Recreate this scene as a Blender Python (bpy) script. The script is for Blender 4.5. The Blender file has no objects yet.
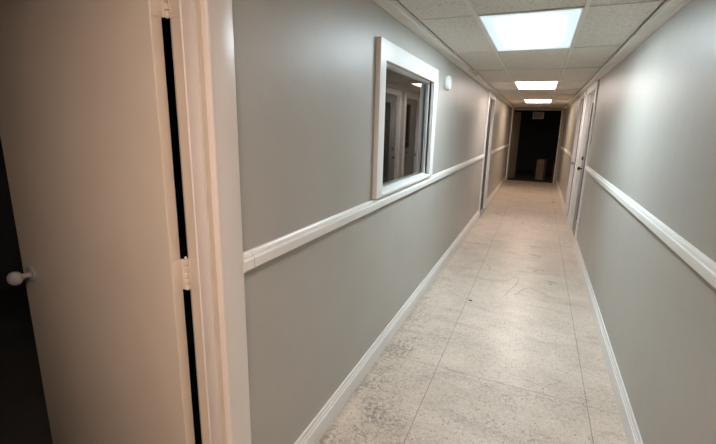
import bpy, bmesh, math, random
from mathutils import Vector, Matrix
random.seed(7)
S = bpy.context.scene
C = S.collection
R = math.radians

# ------------------------------------------------------------------ materials
def nt(name):
    m = bpy.data.materials.new(name); m.use_nodes = True
    t = m.node_tree
    return m, t, t.nodes['Principled BSDF']

def N(t, kind, **kw):
    n = t.nodes.new(kind)
    for k, v in kw.items():
        if k in n.inputs: n.inputs[k].default_value = v
        else: setattr(n, k, v)
    return n

def paint(name, col, rough=.5, var=.05, bump=.0, bscale=90., nscale=3., spec=.5, wavy=0.):
    """painted surface: faint tonal variation and an orange-peel roller texture"""
    m, t, b = nt(name)
    tc = N(t, 'ShaderNodeTexCoord'); L = t.links
    n1 = N(t, 'ShaderNodeTexNoise', Scale=nscale, Detail=5.)
    L.new(tc.outputs['Object'], n1.inputs['Vector'])
    r = N(t, 'ShaderNodeValToRGB')
    r.color_ramp.elements[0].position = .3; r.color_ramp.elements[1].position = .7
    r.color_ramp.elements[0].color = (*[c*(1-var) for c in col], 1)
    r.color_ramp.elements[1].color = (*[min(1, c*(1+var)) for c in col], 1)
    L.new(n1.outputs['Fac'], r.inputs['Fac']); L.new(r.outputs['Color'], b.inputs['Base Color'])
    b.inputs['Roughness'].default_value = rough
    b.inputs['Specular IOR Level'].default_value = spec
    if bump:
        n2 = N(t, 'ShaderNodeTexNoise', Scale=bscale, Detail=3.)
        L.new(tc.outputs['Object'], n2.inputs['Vector'])
        bp = N(t, 'ShaderNodeBump', Strength=bump, Distance=.004)
        if wavy:
            n3 = N(t, 'ShaderNodeTexNoise', Scale=3.6, Detail=2.); L.new(tc.outputs['Object'], n3.inputs['Vector'])
            b3 = N(t, 'ShaderNodeBump', Strength=wavy, Distance=.03); L.new(n3.outputs['Fac'], b3.inputs['Height']); L.new(b3.outputs['Normal'], bp.inputs['Normal'])
        L.new(n2.outputs['Fac'], bp.inputs['Height']); L.new(bp.outputs['Normal'], b.inputs['Normal'])
    return m

def floor_mat():
    """polished speckled composition tile, 3 ft squares, worn and grimy in places"""
    m, t, b = nt('speckled_tile'); L = t.links
    tc = N(t, 'ShaderNodeTexCoord'); P = tc.outputs['Object']
    def noise(s, d=4., r=.6):
        n = N(t, 'ShaderNodeTexNoise', Scale=s, Detail=d, Roughness=r); L.new(P, n.inputs['Vector']); return n.outputs['Fac']
    def ramp(src, p0, p1, c0=0., c1=1.):
        q = N(t, 'ShaderNodeMapRange'); q.clamp = True
        L.new(src, q.inputs['Value'])
        q.inputs['From Min'].default_value = p0; q.inputs['From Max'].default_value = p1
        q.inputs['To Min'].default_value = c0; q.inputs['To Max'].default_value = c1
        return q.outputs['Result']
    def math_(op, a, c=None):
        q = N(t, 'ShaderNodeMath', operation=op)
        for i, v in enumerate((a, c)):
            if v is None: continue
            if isinstance(v, (int, float)): q.inputs[i].default_value = v
            else: L.new(v, q.inputs[i])
        return q.outputs[0]
    def mix(f, a, c):
        q = N(t, 'ShaderNodeMix', data_type='RGBA')
        if isinstance(f, float): q.inputs[0].default_value = f
        else: L.new(f, q.inputs[0])
        for i, v in ((6, a), (7, c)):
            if isinstance(v, tuple): q.inputs[i].default_value = (*v, 1)
            else: L.new(v, q.inputs[i])
        return q.outputs[2]
    col = mix(ramp(noise(2.2), .35, .65), (.545, .463, .385), (.64, .556, .47))
    # stone flecks of two sizes
    v1 = N(t, 'ShaderNodeTexVoronoi', Scale=120.); L.new(P, v1.inputs['Vector'])
    sepc = N(t, 'ShaderNodeSeparateColor'); L.new(v1.outputs['Color'], sepc.inputs[0])
    f1 = math_('MULTIPLY', math_('LESS_THAN', v1.outputs['Distance'], .40), math_('GREATER_THAN', sepc.outputs[0], .66))
    col = mix(math_('MULTIPLY', f1, .75), col, (.34, .285, .23))
    f2 = math_('MULTIPLY', math_('LESS_THAN', v1.outputs['Distance'], .45), math_('LESS_THAN', sepc.outputs[1], .22))
    col = mix(math_('MULTIPLY', f2, .5), col, (.84, .78, .70))
    v2 = N(t, 'ShaderNodeTexVoronoi', Scale=34.); L.new(P, v2.inputs['Vector'])
    sep2 = N(t, 'ShaderNodeSeparateColor'); L.new(v2.outputs['Color'], sep2.inputs[0])
    f3 = math_('MULTIPLY', math_('LESS_THAN', v2.outputs['Distance'], .19), math_('GREATER_THAN', sep2.outputs[2], .86))
    col = mix(math_('MULTIPLY', f3, .7), col, (.2, .185, .15))
    # worn dirty blotches, strongest along the wall where the mop does not reach
    xyz = N(t, 'ShaderNodeSeparateXYZ'); L.new(P, xyz.inputs[0])
    near = ramp(xyz.outputs['X'], .02, .50, 1., 0.)
    near_y = ramp(xyz.outputs['Y'], 1.0, 6.5, 1., .0)
    blot = ramp(noise(3.1, 7., .7), .44, .62)
    fine = ramp(noise(42., 6., .75), .44, .58)
    g = math_('MULTIPLY', math_('MULTIPLY', blot, fine), math_('MULTIPLY', near_y, math_('ADD', math_('MULTIPLY', near, .9), .62)))
    col = mix(math_('MINIMUM', g, .85), col, (.175, .148, .12))
    # traffic smears across the middle
    mp = N(t, 'ShaderNodeMapping'); mp.inputs['Scale'].default_value = (1.2, 3.4, 1); mp.inputs['Rotation'].default_value = (0, 0, .35); L.new(P, mp.inputs[0])
    sm = N(t, 'ShaderNodeTexNoise', Scale=1.7, Detail=8., Roughness=.72); L.new(mp.outputs[0], sm.inputs['Vector'])
    s2 = math_('MULTIPLY', ramp(sm.outputs['Fac'], .53, .68), ramp(noise(70., 4., .8), .40, .62, .25, 1.))
    col = mix(math_('MULTIPLY', s2, .7), col, (.24, .20, .16))
    # a dirt line in the corner under the baseboard
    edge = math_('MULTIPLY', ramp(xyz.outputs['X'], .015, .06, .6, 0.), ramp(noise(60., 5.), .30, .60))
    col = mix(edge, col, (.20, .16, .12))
    # joints
    def joint(ax, off, w, jitter):
        a = math_('ADD', math_('SUBTRACT', xyz.outputs[ax], off), 91.44 + w/2)
        return math_('LESS_THAN', math_('MODULO', a, .9144), w)
    jn = ramp(noise(1.7), .38, .6, .45, 1.)
    jx = math_('MULTIPLY', joint('X', .4245, .0048, 0), .75)
    jy = math_('MULTIPLY', math_('MULTIPLY', joint('Y', 2.431, .0050, 0), jn), ramp(xyz.outputs['Y'], 2.6, 3.2, .75, .42))
    col = mix(math_('MAXIMUM', jx, jy), col, (.17, .135, .105))
    L.new(col, b.inputs['Base Color'])
    rr = ramp(noise(5.5, 5.), .35, .65, .27, .42)
    L.new(math_('ADD', rr, math_('MULTIPLY', g, .3)), b.inputs['Roughness'])
    bp = N(t, 'ShaderNodeBump', Strength=.10, Distance=.002)
    L.new(noise(26., 4.), bp.inputs['Height']); L.new(bp.outputs['Normal'], b.inputs['Normal'])
    return m

def tile_mat():
    """mineral fibre ceiling tile with pinholes and fissures"""
    m, t, b = nt('fissured_tile'); L = t.links
    tc = N(t, 'ShaderNodeTexCoord')
    mp = N(t, 'ShaderNodeMapping'); mp.inputs['Scale'].default_value = (1, .45, 1)
    L.new(tc.outputs['Object'], mp.inputs[0])
    n = N(t, 'ShaderNodeTexNoise', Scale=75., Detail=3., Roughness=.7); L.new(mp.outputs[0], n.inputs['Vector'])
    r = N(t, 'ShaderNodeValToRGB'); L.new(n.outputs['Fac'], r.inputs[0])
    r.color_ramp.elements[0].position = .36; r.color_ramp.elements[0].color = (.58, .545, .50, 1)
    r.color_ramp.elements[1].position = .47; r.color_ramp.elements[1].color = (.77, .73, .67, 1)
    n2 = N(t, 'ShaderNodeTexNoise', Scale=1.3, Detail=3.); L.new(tc.outputs['Object'], n2.inputs['Vector'])
    mx = N(t, 'ShaderNodeMix', data_type='RGBA'); mx.blend_type = 'MULTIPLY'; mx.inputs[0].default_value = .12
    L.new(r.outputs[0], mx.inputs[6]); L.new(n2.outputs['Color'], mx.inputs[7]); L.new(mx.outputs[2], b.inputs['Base Color'])
    b.inputs['Roughness'].default_value = .9
    bp = N(t, 'ShaderNodeBump', Strength=.35, Distance=.003); L.new(n.outputs['Fac'], bp.inputs['Height']); L.new(bp.outputs[0], b.inputs['Normal'])
    return m

def panel_mat(name, col, s_mid, s_edge, edge=None):
    """prismatic troffer diffuser: tubes behind make it brightest away from its rim (lens is local -.5..-.5 scaled by size attr)"""
    m, t, b = nt(name); L = t.links
    b.inputs['Base Color'].default_value = (.8, .8, .8, 1); b.inputs['Roughness'].default_value = .4
    tc = N(t, 'ShaderNodeTexCoord'); xyz = N(t, 'ShaderNodeSeparateXYZ'); L.new(tc.outputs['Generated'], xyz.inputs[0])
    def tri(o):
        a = N(t, 'ShaderNodeMath', operation='PINGPONG'); L.new(o, a.inputs[0]); a.inputs[1].default_value = .5
        return a.outputs[0]
    def ss(o, hi):
        q = N(t, 'ShaderNodeMapRange', interpolation_type='SMOOTHSTEP'); L.new(o, q.inputs['Value'])
        q.inputs['From Min'].default_value = 0.; q.inputs['From Max'].default_value = hi
        return q.outputs['Result']
    mu = N(t, 'ShaderNodeMath', operation='MULTIPLY')
    L.new(ss(tri(xyz.outputs['X']), .44), mu.inputs[0]); L.new(ss(tri(xyz.outputs['Y']), .16), mu.inputs[1])
    pw = N(t, 'ShaderNodeMath', operation='POWER'); L.new(mu.outputs[0], pw.inputs[0]); pw.inputs[1].default_value = 3.0
    q = N(t, 'ShaderNodeMapRange'); L.new(pw.outputs[0], q.inputs['Value'])
    q.inputs['To Min'].default_value = s_edge; q.inputs['To Max'].default_value = s_mid
    L.new(q.outputs['Result'], b.inputs['Emission Strength'])
    mc = N(t, 'ShaderNodeMix', data_type='RGBA'); L.new(pw.outputs[0], mc.inputs[0])
    mc.inputs[6].default_value = (*(edge or col), 1); mc.inputs[7].default_value = (*col, 1)
    L.new(mc.outputs[2], b.inputs['Emission Color'])
    return m

def glass_mat(name, rough=0.):
    m, t, b = nt(name)
    b.inputs['Base Color'].default_value = (.93, .96, .97, 1)
    b.inputs['Transmission Weight'].default_value = 1.
    b.inputs['Roughness'].default_value = rough; b.inputs['IOR'].default_value = 1.5
    return m

M = dict(
    wall=paint('grey_wall_paint', (.408, .394, .362), .42, .03, .24, 110., 3., .5, .13),
    white=paint('white_trim_paint', (.76, .755, .735), .30, .03, .06, 30.),
    rabbet=paint('yellowed_cream_paint', (.66, .575, .475), .36, .04, .08, 25.),
    jamb=paint('old_cream_trim_paint', (.74, .67, .62), .30, .03, .06, 25.),
    leaf=paint('cream_door_paint', (.66, .575, .475), .36, .04, .08, 20.),
    crown=paint('dull_white_paint', (.74, .72, .68), .45, .04, .05, 30.),
    gloss=paint('gloss_white', (.93, .92, .91), .18, .01),
    plastic=paint('white_plastic', (.85, .86, .86), .35, .01),
    dark=paint('dark_brown_door_paint', (.030, .027, .025), .45, .1),
    room=paint('shade_dark_wall', (.055, .052, .050), .8, .1),  # near-black: the lack of light in the rooms is put into the colour
    black=paint('black_metal', (.012, .012, .012), .4, .1),
    threshold=paint('grey_metal_threshold', (.30, .30, .30), .38, .08, .1, 60.),
    grey=paint('grey_door_paint', (.22, .22, .21), .45, .05),
    frame=paint('grey_glazing_frame', (.45, .45, .43), .4, .04),
    card=paint('brown_cardboard', (.21, .15, .11), .8, .1, .1, 40.),
    card2=paint('dark_red_cardboard', (.16, .06, .04), .8, .1),
    tape=paint('packing_tape', (.25, .185, .135), .3, .05),
    sign=paint('sign_plate', (.30, .26, .225), .5, .06),
    red=paint('sign_red', (.07, .022, .02), .5, .05),
    scuff=paint('scuff_dirt', (.40, .345, .29), .5, .15, 0, 90, 30),
    brass=paint('painted_hinge', (.68, .60, .51), .35, .06, .1, 60.),
    scrap=paint('dark_scrap', (.03, .028, .025), .7, .1),
    backfloor=paint('shade_dark_floor', (.05, .042, .035), .95, .15),  # floors of the rooms behind, shade put into a dark colour
    endwood=paint('grey_brown_paint', (.34, .29, .245), .5, .08),
    floor=floor_mat(), tile=tile_mat(), glass=glass_mat('pane_glass'),
)

# ------------------------------------------------------------------ mesh helpers
class MB:
    def __init__(s): s.b = bmesh.new()
    def box(s, x0, x1, y0, y1, z0, z1, bev=0., seg=2, mat=None):
        t = bmesh.new(); bmesh.ops.create_cube(t, size=1)
        for v in t.verts:
            v.co = Vector(((x0+x1)/2+v.co.x*(x1-x0), (y0+y1)/2+v.co.y*(y1-y0), (z0+z1)/2+v.co.z*(z1-z0)))
        if bev: bmesh.ops.bevel(t, geom=t.edges[:], offset=bev, segments=seg, profile=.5, affect='EDGES')
        if mat is not None: bmesh.ops.transform(t, matrix=mat, verts=t.verts[:])
        return s.join(t)
    def join(s, t):
        me = bpy.data.meshes.new('t'); t.to_mesh(me); t.free(); s.b.from_mesh(me); bpy.data.meshes.remove(me); return s
    def cyl(s, p0, p1, r, r2=None, seg=24, bev=0.):
        p0, p1 = Vector(p0), Vector(p1); d = p1-p0
        t = bmesh.new(); bmesh.ops.create_cone(t, cap_ends=True, segments=seg, radius1=r, radius2=r if r2 is None else r2, depth=d.length)
        if bev:
            ed = [e for e in t.edges if len(e.link_faces) == 2 and any(len(f.verts) > 4 for f in e.link_faces)]
            bmesh.ops.bevel(t, geom=ed, offset=bev, segments=3, profile=.5, affect='EDGES')
        mt = Matrix.Translation((p0+p1)/2) @ d.to_track_quat('Z', 'Y').to_matrix().to_4x4()
        bmesh.ops.transform(t, matrix=mt, verts=t.verts[:]); return s.join(t)
    def prism(s, pts, y0, y1, rnd=0.):
        """profile in the xz plane swept along y"""
        t = bmesh.new()
        vs = [t.verts.new((x, y0, z)) for x, z in pts]; f = t.faces.new(vs)
        r = bmesh.ops.extrude_face_region(t, geom=[f])
        bmesh.ops.translate(t, vec=(0, y1-y0, 0), verts=[v for v in r['geom'] if isinstance(v, bmesh.types.BMVert)])
        bmesh.ops.recalc_face_normals(t, faces=t.faces[:]); return s.join(t)
    def vprism(s, pts, z0, z1):
        """profile in the xy plane swept along z"""
        t = bmesh.new()
        vs = [t.verts.new((x, y, z0)) for x, y in pts]; f = t.faces.new(vs)
        r = bmesh.ops.extrude_face_region(t, geom=[f])
        bmesh.ops.translate(t, vec=(0, 0, z1-z0), verts=[v for v in r['geom'] if isinstance(v, bmesh.types.BMVert)])
        bmesh.ops.recalc_face_normals(t, faces=t.faces[:]); return s.join(t)
    def sphere(s, c, r, sc=(1, 1, 1)):
        t = bmesh.new(); bmesh.ops.create_uvsphere(t, u_segments=24, v_segments=14, radius=r)
        bmesh.ops.transform(t, matrix=Matrix.Translation(c) @ Matrix.Diagonal((*sc, 1)), verts=t.verts[:]); return s.join(t)
    def ribbon(s, pts, w, z):
        """thin dirt mark on the floor following a smooth path"""
        P = [Vector((x, y, 0)) for x, y in pts]; Q = []
        for i in range(len(P)-1):
            a, b_, c, d = P[max(i-1, 0)], P[i], P[i+1], P[min(i+2, len(P)-1)]
            for k in range(6):
                u = k/6
                Q.append(.5*((2*b_)+(c-a)*u+(2*a-5*b_+4*c-d)*u*u+(3*b_-a-3*c+d)*u**3))
        Q.append(P[-1]); row = []
        for i, q in enumerate(Q):
            d = (Q[min(i+1, len(Q)-1)]-Q[max(i-1, 0)]).normalized(); n = Vector((-d.y, d.x, 0))
            ww = w*(.35+.65*abs(math.sin(i*.7+1)))*min(1, .25+min(i, len(Q)-1-i)/5)/2
            row.append((s.b.verts.new((*(q+n*ww).xy, z)), s.b.verts.new((*(q-n*ww).xy, z))))
        for a, c in zip(row, row[1:]): s.b.faces.new((a[0], c[0], c[1], a[1]))
        return s
    def build(s, name, mat, parent=None, smooth=False, origin=None):
        me = bpy.data.meshes.new(name)
        if origin is not None: bmesh.ops.translate(s.b, vec=-Vector(origin), verts=s.b.verts[:])
        s.b.to_mesh(me); s.b.free(); me.materials.append(mat)
        if smooth:
            for p in me.polygons: p.use_smooth = True
            try: me.set_sharp_from_angle(angle=R(35))
            except Exception: pass
        o = bpy.data.objects.new(name, me); C.objects.link(o)
        if origin is not None: o.location = origin
        if parent: o.parent = parent; o.location = Vector(o.location)-Vector(parent.location)
        return o

def struct(o): o['kind'] = 'structure'; return o
def tag(o, label, cat, group=None):
    o['label'] = label; o['category'] = cat
    if group: o['group'] = group
    return o
def empty(name, loc=(0, 0, 0)):
    o = bpy.data.objects.new(name, None); o.location = loc; o.empty_display_size = .1; C.objects.link(o); return o

# ------------------------------------------------------------------ dimensions (metres, x across, y along the corridor)
H = 2.293; W = 1.524; Y0 = -6.2; Y1 = 13.55; TH = .10
DA, DB = .03, .888          # near doorway in left wall
WA, WB, WZ0, WZ1 = 2.285, 3.45, 1.205, 1.992   # window opening
FA, FB, FZ = 7.44, 8.29, 2.165               # far doorway in left wall
RA0, RA1, RB0, RB1 = 6.10, 7.20, 7.62, 8.50    # doorways in right wall

# floor and walls
struct(MB().box(-.14, W+.13, Y0-.1, Y1+.09, -.08, 0).build('floor', M['floor']))
w = MB()
w.box(-TH, 0, Y0, DA, 0, H)
w.box(-TH, 0, DA, DB, 2.16, H)
w.box(-TH, 0, DB, WA, 0, H)
w.box(-TH, 0, WA, WB, 0, WZ0-.02); w.box(-TH, 0, WA, WB, WZ1, H)
w.box(-TH, 0, WB, FA, 0, H)
w.box(-TH, 0, FA, FB, FZ, H)
w.box(-TH, 0, FB, Y1, 0, H)
struct(w.build('wall_left', M['wall']))
w = MB()
w.box(W, W+TH, Y0, RA0, 0, H); w.box(W, W+TH, RA0, RA1, 2.18, H); w.box(W, W+TH, RA1, RB0, 0, H)
w.box(W, W+TH, RB0, RB1, 2.18, H); w.box(W, W+TH, RB1, Y1, 0, H)
struct(w.build('wall_right', M['wall']))
struct(MB().box(-TH, W+TH, Y0-.1, Y0, 0, H).build('wall_back', M['wall']))
w = MB()
w.box(-TH, W+TH, Y1, Y1+.12, 2.215, H); w.box(1.44, W+TH, Y1, Y1+.12, 0, 2.215); w.box(-TH, .0, Y1, Y1+.12, 0, 2.215)
struct(w.build('wall_end', M['endwood']))

# ceiling: individual tiles resting in a grid
ys = [2.691+1.2195*k for k in range(-8, 10)]
lit = {2: 'cool', 5: 'mid', 8: 'warm', -1: 'behind', -4: 'behind2'}
cm = MB()
def tile(x0, x1, y0, y1):
    g = .004; z = H+.002
    t = bmesh.new(); bmesh.ops.create_cube(t, size=1)
    a, c = random.uniform(-.001, .004), random.uniform(0, .003)
    for v in t.verts:
        x = x0+g if v.co.x < 0 else x1-g; y = y0+.011 if v.co.y < 0 else y1-.006
        v.co = Vector((x, y, (z if v.co.z < 0 else z+.015)+(a if v.co.y > 0 else 0)+(c if v.co.x > 0 else 0)))
    cm.join(t)
XT, XR = .4566, 1.0662
for i, (a, c) in enumerate(zip(ys, ys[1:])):
    a2, c2 = max(a, Y0), min(c, Y1)
    if c2-a2 < .05: continue
    tile(.091, XT-.004, a2, c2); tile(XR+.004, W-.091, a2, c2)
    if i-8+0 not in [k-2 for k in lit] : tile(XT, XR, a2, c2)
cm.box(-TH, W+TH, Y0, Y1+.1, H+.16, H+.18)
struct(cm.build('ceiling', M['tile']))
gm = MB()
for x in (XT, XR): gm.box(x-.012, x+.012, Y0, Y1, H-.003, H+.004)
for y in ys:
    if Y0 < y < Y1: gm.box(.091, W-.091, y-.007, y+.004, H-.0015, H+.004)
struct(gm.build('trim_1', M['crown']))

# perimeter moulding where wall meets ceiling
prof = [(0, H+.004), (0, H-.030), (.010, H-.030), (.018, H-.020), (.058, H-.014), (.062, H-.024), (.070, H-.027), (.086, H-.025), (.088, H+.004)]
struct(MB().prism(prof, Y0, 2.49).prism(prof, 2.493, Y1).build('trim_2', M['crown']))
MB().box(.064, .0905, 4.75, 5.36, H-.0275, H-.003, .002).build('bright_strip', M['gloss'], bpy.data.objects['trim_2'])  # short length of moulding, its lit look put into a whiter colour
struct(MB().prism([(W-x, z) for x, z in prof], Y0, Y1).build('trim_3', M['crown']))

# chair rails
def rail(m, a, b, s=1, x=0):
    p = [(0, 1.104), (.023, 1.106), (.0255, 1.109), (.0255, 1.141), (.024, 1.145), (.018, 1.149), (.0165, 1.155), (.013, 1.163), (.009, 1.168), (0, 1.169)]
    m.prism([(x+s*u, z) for u, z in p], a, b)
m = MB(); rail(m, 1.062, 7.34); rail(m, 8.385, Y1-.05)
r1 = struct(m.build('trim_4', M['white']))
m = MB(); rail(m, 1.008, 1.0597); m.build('rail_end_block', M['white'], r1)
m = MB(); rail(m, Y0, RA0-.11, -1, W); rail(m, RB1+.11, Y1, -1, W)
struct(m.build('trim_5', M['white']))
# baseboards
def base(m, a, b, s=1, x=0):
    p = [(0, 0), (.017, 0), (.0175, .092), (.0160, .098), (.0120, .101), (.0130, .108), (.0120, .116), (.0085, .119), (.0090, .130), (.0080, .140), (.0060, .143), (0, .143)]
    m.prism([(x+s*u, z) for u, z in p], a, b)
m = MB(); base(m, Y0, -.09); base(m, 1.010, 7.34); base(m, 8.385, Y1-.05); struct(m.build('baseboard_left', M['white']))
m = MB(); base(m, Y0, RA0-.11, -1, W); base(m, RB1+.11, Y1, -1, W); struct(m.build('baseboard_right', M['white']))

# ------------------------------------------------------------------ window_1
win = struct(empty('window_1', (0, (WA+WB)/2, WZ0)))
m = MB()
cx0, cx1 = .0, .030
m.box(cx0, cx1, WA-.095, WA+.002, 1.174, 2.100, .003)
m.box(cx0, cx1, WB-.002, WB+.108, 1.174, 2.100, .003)
m.box(cx0, cx1-.001, WA, WB, WZ1-.004, 2.100, .003)
m.build('casing', M['white'], win)
m = MB()
m.box(-.095, cx1-.002, WA-.012, WA, WZ0-.015, WZ1, .001); m.box(-.095, cx1-.002, WB, WB+.012, WZ0-.015, WZ1, .001)
m.box(-.095, cx1-.002, WA, WB, WZ1-.003, WZ1+.010, .001)
m.build('jamb', M['white'], win)
m = MB(); m.prism([(-.095, WZ0+.006), (.026, WZ0-.004), (.033, WZ0-.010), (.033, WZ0-.026), (-.095, WZ0-.026)], WA-.001, WB+.001)
m.box(0, .028, WA-.001, WB+.001, 1.174, WZ0-.024)
m.build('sill', M['white'], win)
m = MB()
for x0, x1 in ((-.029, -.015), (-.050, -.035)):
    m.box(x0, x1, WA, WA+.010, WZ0+.004, WZ1-.002, .001); m.box(x0, x1, WB-.008, WB, WZ0+.004, WZ1-.002, .001)
    m.box(x0, x1, WA, WB, WZ1-.020, WZ1-.002, .001); m.box(x0, x1, WA, WB, WZ0+.002, WZ0+.009, .001)
m.build('glazing_bead', M['white'], win)
MB().box(-.0345, -.0295, WA, WB, WZ0+.003, WZ1-.002).build('pane', M['glass'], win)

# ------------------------------------------------------------------ door_1: open door beside the camera
d1 = struct(empty('door_1', (-.05, DB, 0)))
m = MB()
def casing_v(m, ya, yb, z1, s=1):
    # flat board with a rounded bead on its inner edge (inner edge at ya)
    p = [(0, ya), (.014, ya), (.0190, ya+s*.0012), (.0220, ya+s*.004), (.0230, ya+s*.0075), (.0222, ya+s*.011), (.0200, ya+s*.0135), (.0198, yb-s*.004), (.0185, yb-s*.001), (.016, yb), (0, yb)]
    m.vprism(p, 0, z1)
casing_v(m, DB+.014, 1.012, 2.29-.03); casing_v(m, DA-.001, DA-.12, 2.29-.03, -1)
m.box(0, .019, DA-.01, DB+.01, 2.15, 2.29-.03, .002)
m.build('casing', M['jamb'], d1, True)
m = MB()
m.box(-.092, .004, DB-.0035, DB+.020, 0, 2.155, .0015); m.box(-.096, .010, DA-.004, DA+.0035, 0, 2.155, .0015)
m.box(-.096, .010, DA, DB, 2.15, 2.165, .0015)
m.build('jamb', M['rabbet'], d1)
m = MB()
m.box(-.046, .003, DB-.0135, DB-.0030, 0, 2.150, .002, 2); m.cyl((-.0435, DB-.0128, 0), (-.0435, DB-.0128, 2.15), .0036, seg=16); m.box(-.058, -.006, DA+.003, DA+.0135, 0, 2.150, .0035, 3)  # thin corner bead added to the stop to catch a highlight
m.build('door_stop', M['jamb'], d1, True)
PX, PY = -.098, .877     # hinge pin
LX = -.112
leaf = MB().box(LX-.84, LX, PY-.044, PY-.006, .012, 2.135, .003, 3).build('door_leaf', M['leaf'], d1, True)
for zc in (1.125, 1.945, .26):
    h = MB()
    h.box(-.090, -.050, DB-.0060, DB-.0030, zc-.052, zc+.052, .001)            # plate on the jamb
    h.box(LX-.0005, LX+.012, PY-.007, PY-.003, zc-.052, zc+.052, .001); h.box(LX-.0005, LX+.0022, PY-.040, PY-.004, zc-.052, zc+.052, .001)           # plate on the door edge
    h.box(-.098, -.089, PY+.004, DB-.0035, zc-.052, zc+.052, .001)
    for k in range(5):
        h.cyl((PX, PY, zc-.052+k*.021), (PX, PY, zc-.052+k*.021+.0155), .0074, seg=16, bev=.0008)
    h.cyl((PX, PY, zc-.054), (PX, PY, zc+.056), .0032, seg=10)
    shade_core = MB().cyl((PX, PY, zc-.050), (PX, PY, zc+.050), .0050, seg=12); h.sphere((PX, PY, zc+.056), .0045)  # black core added so the knuckle gaps read as dark shade
    hh = h.build('hinge', M['brass'], d1, True)
    o = shade_core.build('gap_shade', M['black'], hh); o.location = (.05, -DB, 0)
    s = MB()
    for dz in (-.04, .005, .04):
        s.cyl((-.070, DB-.0068, zc+dz), (-.070, DB-.0058, zc+dz), .0035, seg=10)
        s.cyl((LX+.002, PY-.024, zc+dz), (LX+.003, PY-.024, zc+dz), .0035, seg=10)
    o = s.build('screw', M['threshold'], hh); o.location = -hh.parent.location
    o.location = (0, 0, 0); o.matrix_parent_inverse = Matrix.Identity(4); o.location = (.05, -DB, 0)
k = MB()
k.cyl((LX-.78, PY-.044, 1.0), (LX-.78, PY-.052, 1.0), .031, bev=.002); k.cyl((LX-.78, PY-.05, 1.0), (LX-.78, PY-.085, 1.0), .011)
k.sphere((LX-.78, PY-.100, 1.0), .028, (1, .85, 1))
k.build('door_knob', M['threshold'], d1, True)

# ------------------------------------------------------------------ door_2: far door in the left wall
d2 = struct(empty('door_2', (0, (FA+FB)/2, 0)))
m = MB()
m.box(0, .02, FA-.10, FA+.002, 0, 2.245, .003); m.box(0, .02, FB-.002, FB+.095, 0, 2.245, .003); m.box(0, .019, FA, FB, FZ-.002, 2.245, .003)
m.build('casing', M['white'], d2)
m = MB()
m.box(-.098, .016, FA-.006, FA+.006, 0, FZ); m.box(-.098, .016, FB-.006, FB+.004, 0, FZ); m.box(-.098, .016, FA, FB, FZ-.008, FZ+.004)
m.build('jamb', M['white'], d2)
MB().box(-.072, -.032, FA+.008, FB-.008, .016, FZ-.010, .002).build('door_leaf', M['dark'], d2)
m = MB(); m.cyl((-.032, FA+.075, 1.07), (-.03, FA+.075, 1.07), .012); m.sphere((-.012, FA+.075, 1.07), .030, (.8, 1, 1)); m.build('door_knob', M['black'], d2, True)
m = MB(); m.cyl((-.032, FA+.075, 1.21), (-.018, FA+.075, 1.21), .029, bev=.003); m.build('deadbolt', M['black'], d2, True)
MB().prism([(-.10, 0), (-.10, .012), (.0, .012), (.045, .003), (.045, 0)], FA+.002-.10, FB+.09).build('threshold', M['threshold'], d2)

# ------------------------------------------------------------------ doors in the right wall
d3 = struct(empty('door_3', (W, (RA0+RA1)/2, 0)))
def rcase(d, a, b, near=True):
    m = MB(); m.box(W-.02, W, a-.10, a+.002, 0, 2.265, .003); m.box(W-.02, W, b-.002, b+.10, 0, 2.265, .003); m.box(W-.019, W, a, b, 2.175, 2.265, .003)
    m.build('casing', M['white'], d)
    m = MB(); m.box(W-.016, W+.098, a-.005, a+.006, 0, 2.18); m.box(W-.016, W+.098, b-.006, b+.005, 0, 2.18); m.box(W-.016, W+.098, a, b, 2.172, 2.184)
    m.build('jamb', M['white'], d)
rcase(d3, RA0, RA1)
def leafbox(a, b, za, zb, ha, hb, hza, hzb):
    """stile-and-rail leaf with one glazed opening"""
    m = MB(); x0, x1 = W+.035, W+.075
    m.box(x0, x1, a, ha, za, zb); m.box(x0, x1, hb, b, za, zb); m.box(x0, x1, ha, hb, za, hza); m.box(x0, x1, ha, hb, hzb, zb)
    return m
leafbox(RA0+.008, RA1-.008, .012, 2.165, RA0+.14, 6.86, .26, 2.03).build('door_leaf', M['grey'], d3)
MB().box(W+.051, W+.057, RA0+.135, 6.865, .255, 2.035).build('pane', M['glass'], d3)
m = MB(); m.cyl((W+.035, 7.02, 1.04), (W+.005, 7.02, 1.04), .012); m.sphere((W-.008, 7.02, 1.04), .030, (.8, 1, 1)); m.build('door_knob', M['black'], d3, True)
m = MB(); m.cyl((W+.035, 7.02, 1.20), (W+.012, 7.02, 1.20), .028, bev=.003); m.build('deadbolt', M['black'], d3, True)
d4 = struct(empty('door_4', (W, (RB0+RB1)/2, 0)))
rcase(d4, RB0, RB1)
leafbox(RB0+.008, RB1-.008, .012, 2.165, RB0+.13, 8.10, 1.18, 2.06).build('door_leaf', M['grey'], d4)
MB().box(W+.051, W+.057, RB0+.125, 8.105, 1.175, 2.065).build('pane', M['glass'], d4)
MB().box(W+.028, W+.036, RB0+.10, 8.02, 1.07, 1.11, .002).build('mail_slot', M['black'], d4)
m = MB(); m.cyl((W+.035, 8.42, 1.02), (W+.005, 8.42, 1.02), .012); m.sphere((W-.008, 8.42, 1.02), .030, (.8, 1, 1)); m.build('door_knob', M['threshold'], d4, True)

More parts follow.
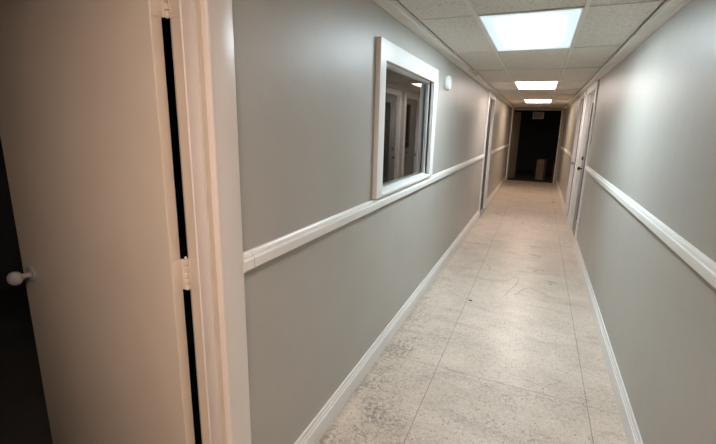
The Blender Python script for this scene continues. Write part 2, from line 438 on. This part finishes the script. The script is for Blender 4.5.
# ------------------------------------------------------------------ far end: corner trim and a door standing open into the dark room
d5 = struct(empty('door_5', (0, Y1, 0)))
m = MB(); m.box(0, .045, Y1-.05, Y1+.0, 0, H-.03, .003); m.box(0, .02, Y1, Y1+.12, 0, 2.215, .002)
m.box(1.42, 1.442, Y1-.018, Y1+.12, 0, 2.215, .002)
m.build('casing', M['white'], d5)
a = Vector((.030, Y1+.125)); e = Vector((.235, Y1+.125+.80)); dd = (e-a).normalized(); nn = Vector((-dd.y, dd.x))*.038
m = MB(); m.vprism([tuple(a), tuple(e), tuple(e+nn), tuple(a+nn)], .012, 2.19); m.build('door_leaf', M['endwood'], d5)
p0 = e-dd*.004; p1 = e+dd*.004
m = MB(); m.vprism([tuple(p0-nn*.06), tuple(p1-nn*.06), tuple(p1+nn*1.05), tuple(p0+nn*1.05)], .012, 2.19); m.build('edge_strip', M['white'], d5)

# ------------------------------------------------------------------ rooms behind, their darkness put into near-black walls and floors
def shell(name, x0, x1, y0, y1, z1, skip):
    m = MB(); t = .06
    if 'w' not in skip: m.box(x0-t, x0, y0, y1, 0, z1)
    if 'e' not in skip: m.box(x1, x1+t, y0, y1, 0, z1)
    if 's' not in skip: m.box(x0-t, x1+t, y0-t, y0, 0, z1)
    if 'n' not in skip: m.box(x0-t, x1+t, y1, y1+t, 0, z1)
    m.box(x0-t, x1+t, y0-t, y1+t, z1, z1+t)
    return struct(m.build(name, M['room']))
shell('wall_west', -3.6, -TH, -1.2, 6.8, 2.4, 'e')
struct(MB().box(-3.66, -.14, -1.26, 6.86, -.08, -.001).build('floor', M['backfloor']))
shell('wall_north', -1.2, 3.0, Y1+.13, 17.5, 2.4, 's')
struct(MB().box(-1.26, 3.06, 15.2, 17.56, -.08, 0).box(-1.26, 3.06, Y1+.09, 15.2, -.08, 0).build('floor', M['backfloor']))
shell('wall_east', W+TH, W+2.0, RA0-.6, RB1+.6, 2.4, 'w')
struct(MB().box(W+.13, W+2.06, RA0-.66, RB1+.66, -.08, -.001).build('floor', M['backfloor']))
struct(MB().box(-.62, -TH, FA-.3, FA-.24, 0, 2.3).box(-.62, -TH, FB+.24, FB+.3, 0, 2.3).box(-.68, -.62, FA-.3, FB+.3, 0, 2.3).box(-.68, -TH, FA-.3, FB+.3, 2.3, 2.36).build('wall_closet', M['room']))

# ------------------------------------------------------------------ ceiling lights
PM = {'cool': panel_mat('cool_diffuser', (.83, .945, 1.0), 53.0, .60, (.66, .90, 1.0)),
      'mid': panel_mat('neutral_diffuser', (1.0, .875, .825), 33.0, 4),
      'warm': panel_mat('warm_diffuser', (1.0, .77, .59), 32.0, 5),
      'behind': panel_mat('dim_diffuser', (1.0, .785, .67), 25, 10),
      'behind2': panel_mat('rear_diffuser', (1.0, .76, .64), 38.0, 8.0)}
LB = {'cool': 'nearest bright ceiling light panel, bluish white, its lens showing a paler rim',
      'mid': 'second ceiling light panel from the front, beyond the nearest large one',
      'warm': 'farthest thin ceiling light panel, just before the dark doorway'}
for k, kind in lit.items():
    ya = 2.691+1.2195*(k-2)
    if k-2 < -3: ya = 2.691+1.2195*(-6)
    yb = ya+1.2195
    xm, ym = (XT+XR)/2, (ya+yb)/2
    f = empty('ceiling_light', (xm, ym, H))
    tag(f, LB.get(kind, 'dim ceiling light panel overhead behind the camera' if kind == 'behind' else 'warm ceiling light panel far behind the camera'), 'ceiling light', 'recessed light panels along the corridor ceiling')
    g = MB()
    g.box(XT+.012, XT+.020, ya+.009, yb-.009, H-.001, H+.09); g.box(XR-.020, XR-.012, ya+.009, yb-.009, H-.001, H+.09)
    g.box(XT+.012, XR-.012, ya+.009, ya+.017, H-.001, H+.09); g.box(XT+.012, XR-.012, yb-.017, yb-.009, H-.001, H+.09)
    g.box(XT+.012, XR-.012, ya+.009, yb-.009, H+.085, H+.09)
    g.build('housing', M['plastic'], f)
    MB().box(XT+.0205, XR-.0205, ya+.0175, yb-.0175, H+.001, H+.006).build('diffuser', PM[kind], f)

# ------------------------------------------------------------------ loose things
dt = empty('smoke_detector', (0, 4.0, 2.04))
tag(dt, 'round white detector on the grey wall to the right of the window', 'smoke detector')
m = MB(); m.cyl((0, 4.0, 2.04), (.014, 4.0, 2.04), .064, bev=.002, seg=40); m.build('mounting_plate', M['plastic'], dt, True)
m = MB(); m.cyl((.014, 4.0, 2.04), (.042, 4.0, 2.04), .072, .064, bev=.006, seg=40); m.build('cover', M['plastic'], dt, True)
m = MB(); m.cyl((.0415, 4.0, 2.04), (.0435, 4.0, 2.04), .011, bev=.0006); m.build('test_button', M['white'], dt, True)

ex = empty('exit_sign', (.775, 13.95, 2.06))
tag(ex, 'unlit EXIT sign hanging in the dark opening at the corridor end', 'exit sign')
MB().box(.615, .935, 13.93, 13.97, 1.965, 2.165, .005).build('sign_body', M['sign'], ex)
MB().box(.74, .81, 13.935, 13.965, 2.165, 2.40, .002).build('hanger', M['black'], ex)
tcv = bpy.data.curves.new('exit_text', 'FONT'); tcv.body = 'EXIT'; tcv.size = .185; tcv.extrude = .002; tcv.align_x = 'CENTER'; tcv.align_y = 'CENTER'; tcv.offset = .004
to = bpy.data.objects.new('exit_text', tcv); C.objects.link(to)
bpy.context.view_layer.update()
tm = bpy.data.meshes.new_from_object(to.evaluated_get(bpy.context.evaluated_depsgraph_get()))
bpy.data.objects.remove(to)
tm.materials.clear(); tm.materials.append(M['red'])
lt = bpy.data.objects.new('lettering', tm); C.objects.link(lt); lt.parent = ex
xs = [v.co.x for v in tm.vertices]; sx = .255/(max(xs)-min(xs))
lt.scale = (sx, 1, 1); lt.rotation_euler = (R(90), 0, 0); lt.location = (0, -.022, 0)

def carton(name, x, y, w, d, h, yaw, mat, label, lean=0):
    o = empty(name, (x, y, 0)); o.rotation_euler = (0, lean, R(yaw))
    b = MB().box(-w/2, w/2, -d/2, d/2, .001, h, .006); q = b.build('carton', mat); q.parent = o
    m = MB()
    m.box(-w/2-.002, -.004, -d/2-.002, d/2+.002, h-.001, h+.005, .001); m.box(.004, w/2+.002, -d/2-.002, d/2+.002, h-.001, h+.005, .001)
    q = m.build('flap', mat); q.parent = o
    m = MB(); m.box(-.028, .028, -d/2-.003, d/2+.003, h+.0045, h+.0062); m.box(-.028, .028, -d/2-.0042, -d/2-.0015, h-.10, h+.006)
    q = m.build('tape', M['tape']); q.parent = o
    return tag(o, label, 'box')
carton('cardboard_box', 1.045, 14.42, .25, .22, .655, -22, M['card'], 'tall brown cardboard box on the floor inside the dark end room, below the exit sign')
carton('cardboard_box', 1.53, 14.50, .26, .3, .56, 3, M['card2'], 'dark reddish cardboard box in the end room, right of the tall brown box')

m = MB(); m.vprism([(-.019, .004), (.012, -.012), (.02, .002), (.010, .013)], 0, .004)
sc = m.build('floor_scrap', M['scrap'], origin=None); sc.location = (.456, 3.62, .0003)
tag(sc, 'small dark scrap lying on the floor tiles beside the long joint', 'debris')

fl = bpy.data.objects['floor']
m = MB()
m.ribbon([(0.443, 4.771), (0.486, 4.748), (0.525, 4.638), (0.522, 4.504)], .014, .0006)
m.ribbon([(0.428, 4.308), (0.497, 4.247), (0.614, 4.263), (0.707, 4.282), (0.79, 4.426), (0.839, 4.48), (0.857, 4.401), (0.836, 4.23), (0.79, 4.075), (0.734, 3.823)], .014, .0007)
m.ribbon([(0.8, 3.926), (0.86, 3.986), (0.888, 4.08), (0.959, 4.206), (1.047, 4.173), (1.131, 4.092), (1.2, 4.0)], .018, .0008)
m.ribbon([(0.93, 5.80), (1.0, 5.84), (1.10, 5.873)], .05, .0006)
m.ribbon([(0.93, 5.445), (1.008, 5.435), (1.09, 5.369)], .06, .0007)
m.build('scuff_mark', M['scuff'], fl)

# ------------------------------------------------------------------ world, camera
wd = bpy.data.worlds.new('World'); S.world = wd; wd.use_nodes = True
bg = wd.node_tree.nodes['Background']; bg.inputs[0].default_value = (0, 0, 0, 1); bg.inputs[1].default_value = 0

cam = bpy.data.cameras.new('Camera'); co = bpy.data.objects.new('Camera', cam); C.objects.link(co)
yaw, pit, rol = R(22.9706), R(-12.3686), R(1.5441)
F = Vector((-math.sin(yaw)*math.cos(pit), math.cos(yaw)*math.cos(pit), math.sin(pit)))
Rt = Vector((math.cos(yaw), math.sin(yaw), 0)); U = Rt.cross(F)
R2 = Rt*math.cos(rol)+U*math.sin(rol); U2 = -Rt*math.sin(rol)+U*math.cos(rol)
co.matrix_world = Matrix(((R2.x, U2.x, -F.x, .90566), (R2.y, U2.y, -F.y, 0), (R2.z, U2.z, -F.z, 1.61), (0, 0, 0, 1)))
cam.sensor_width = 36; cam.lens = 393.452/716*36
cam.shift_x = -(368.1138-358)/716; cam.shift_y = (212.1326-222)/716
cam.clip_start = .02
S.camera = co
S.view_settings.view_transform = 'Standard'; S.view_settings.look = 'None'
S.view_settings.exposure = 0.3; S.view_settings.gamma = 1; S.view_settings.use_curve_mapping = False
S.cycles.use_denoising = True
S.cycles.max_bounces = 10; S.cycles.diffuse_bounces = 6
S.cycles.sample_clamp_indirect = 6
S.cycles.caustics_reflective = False
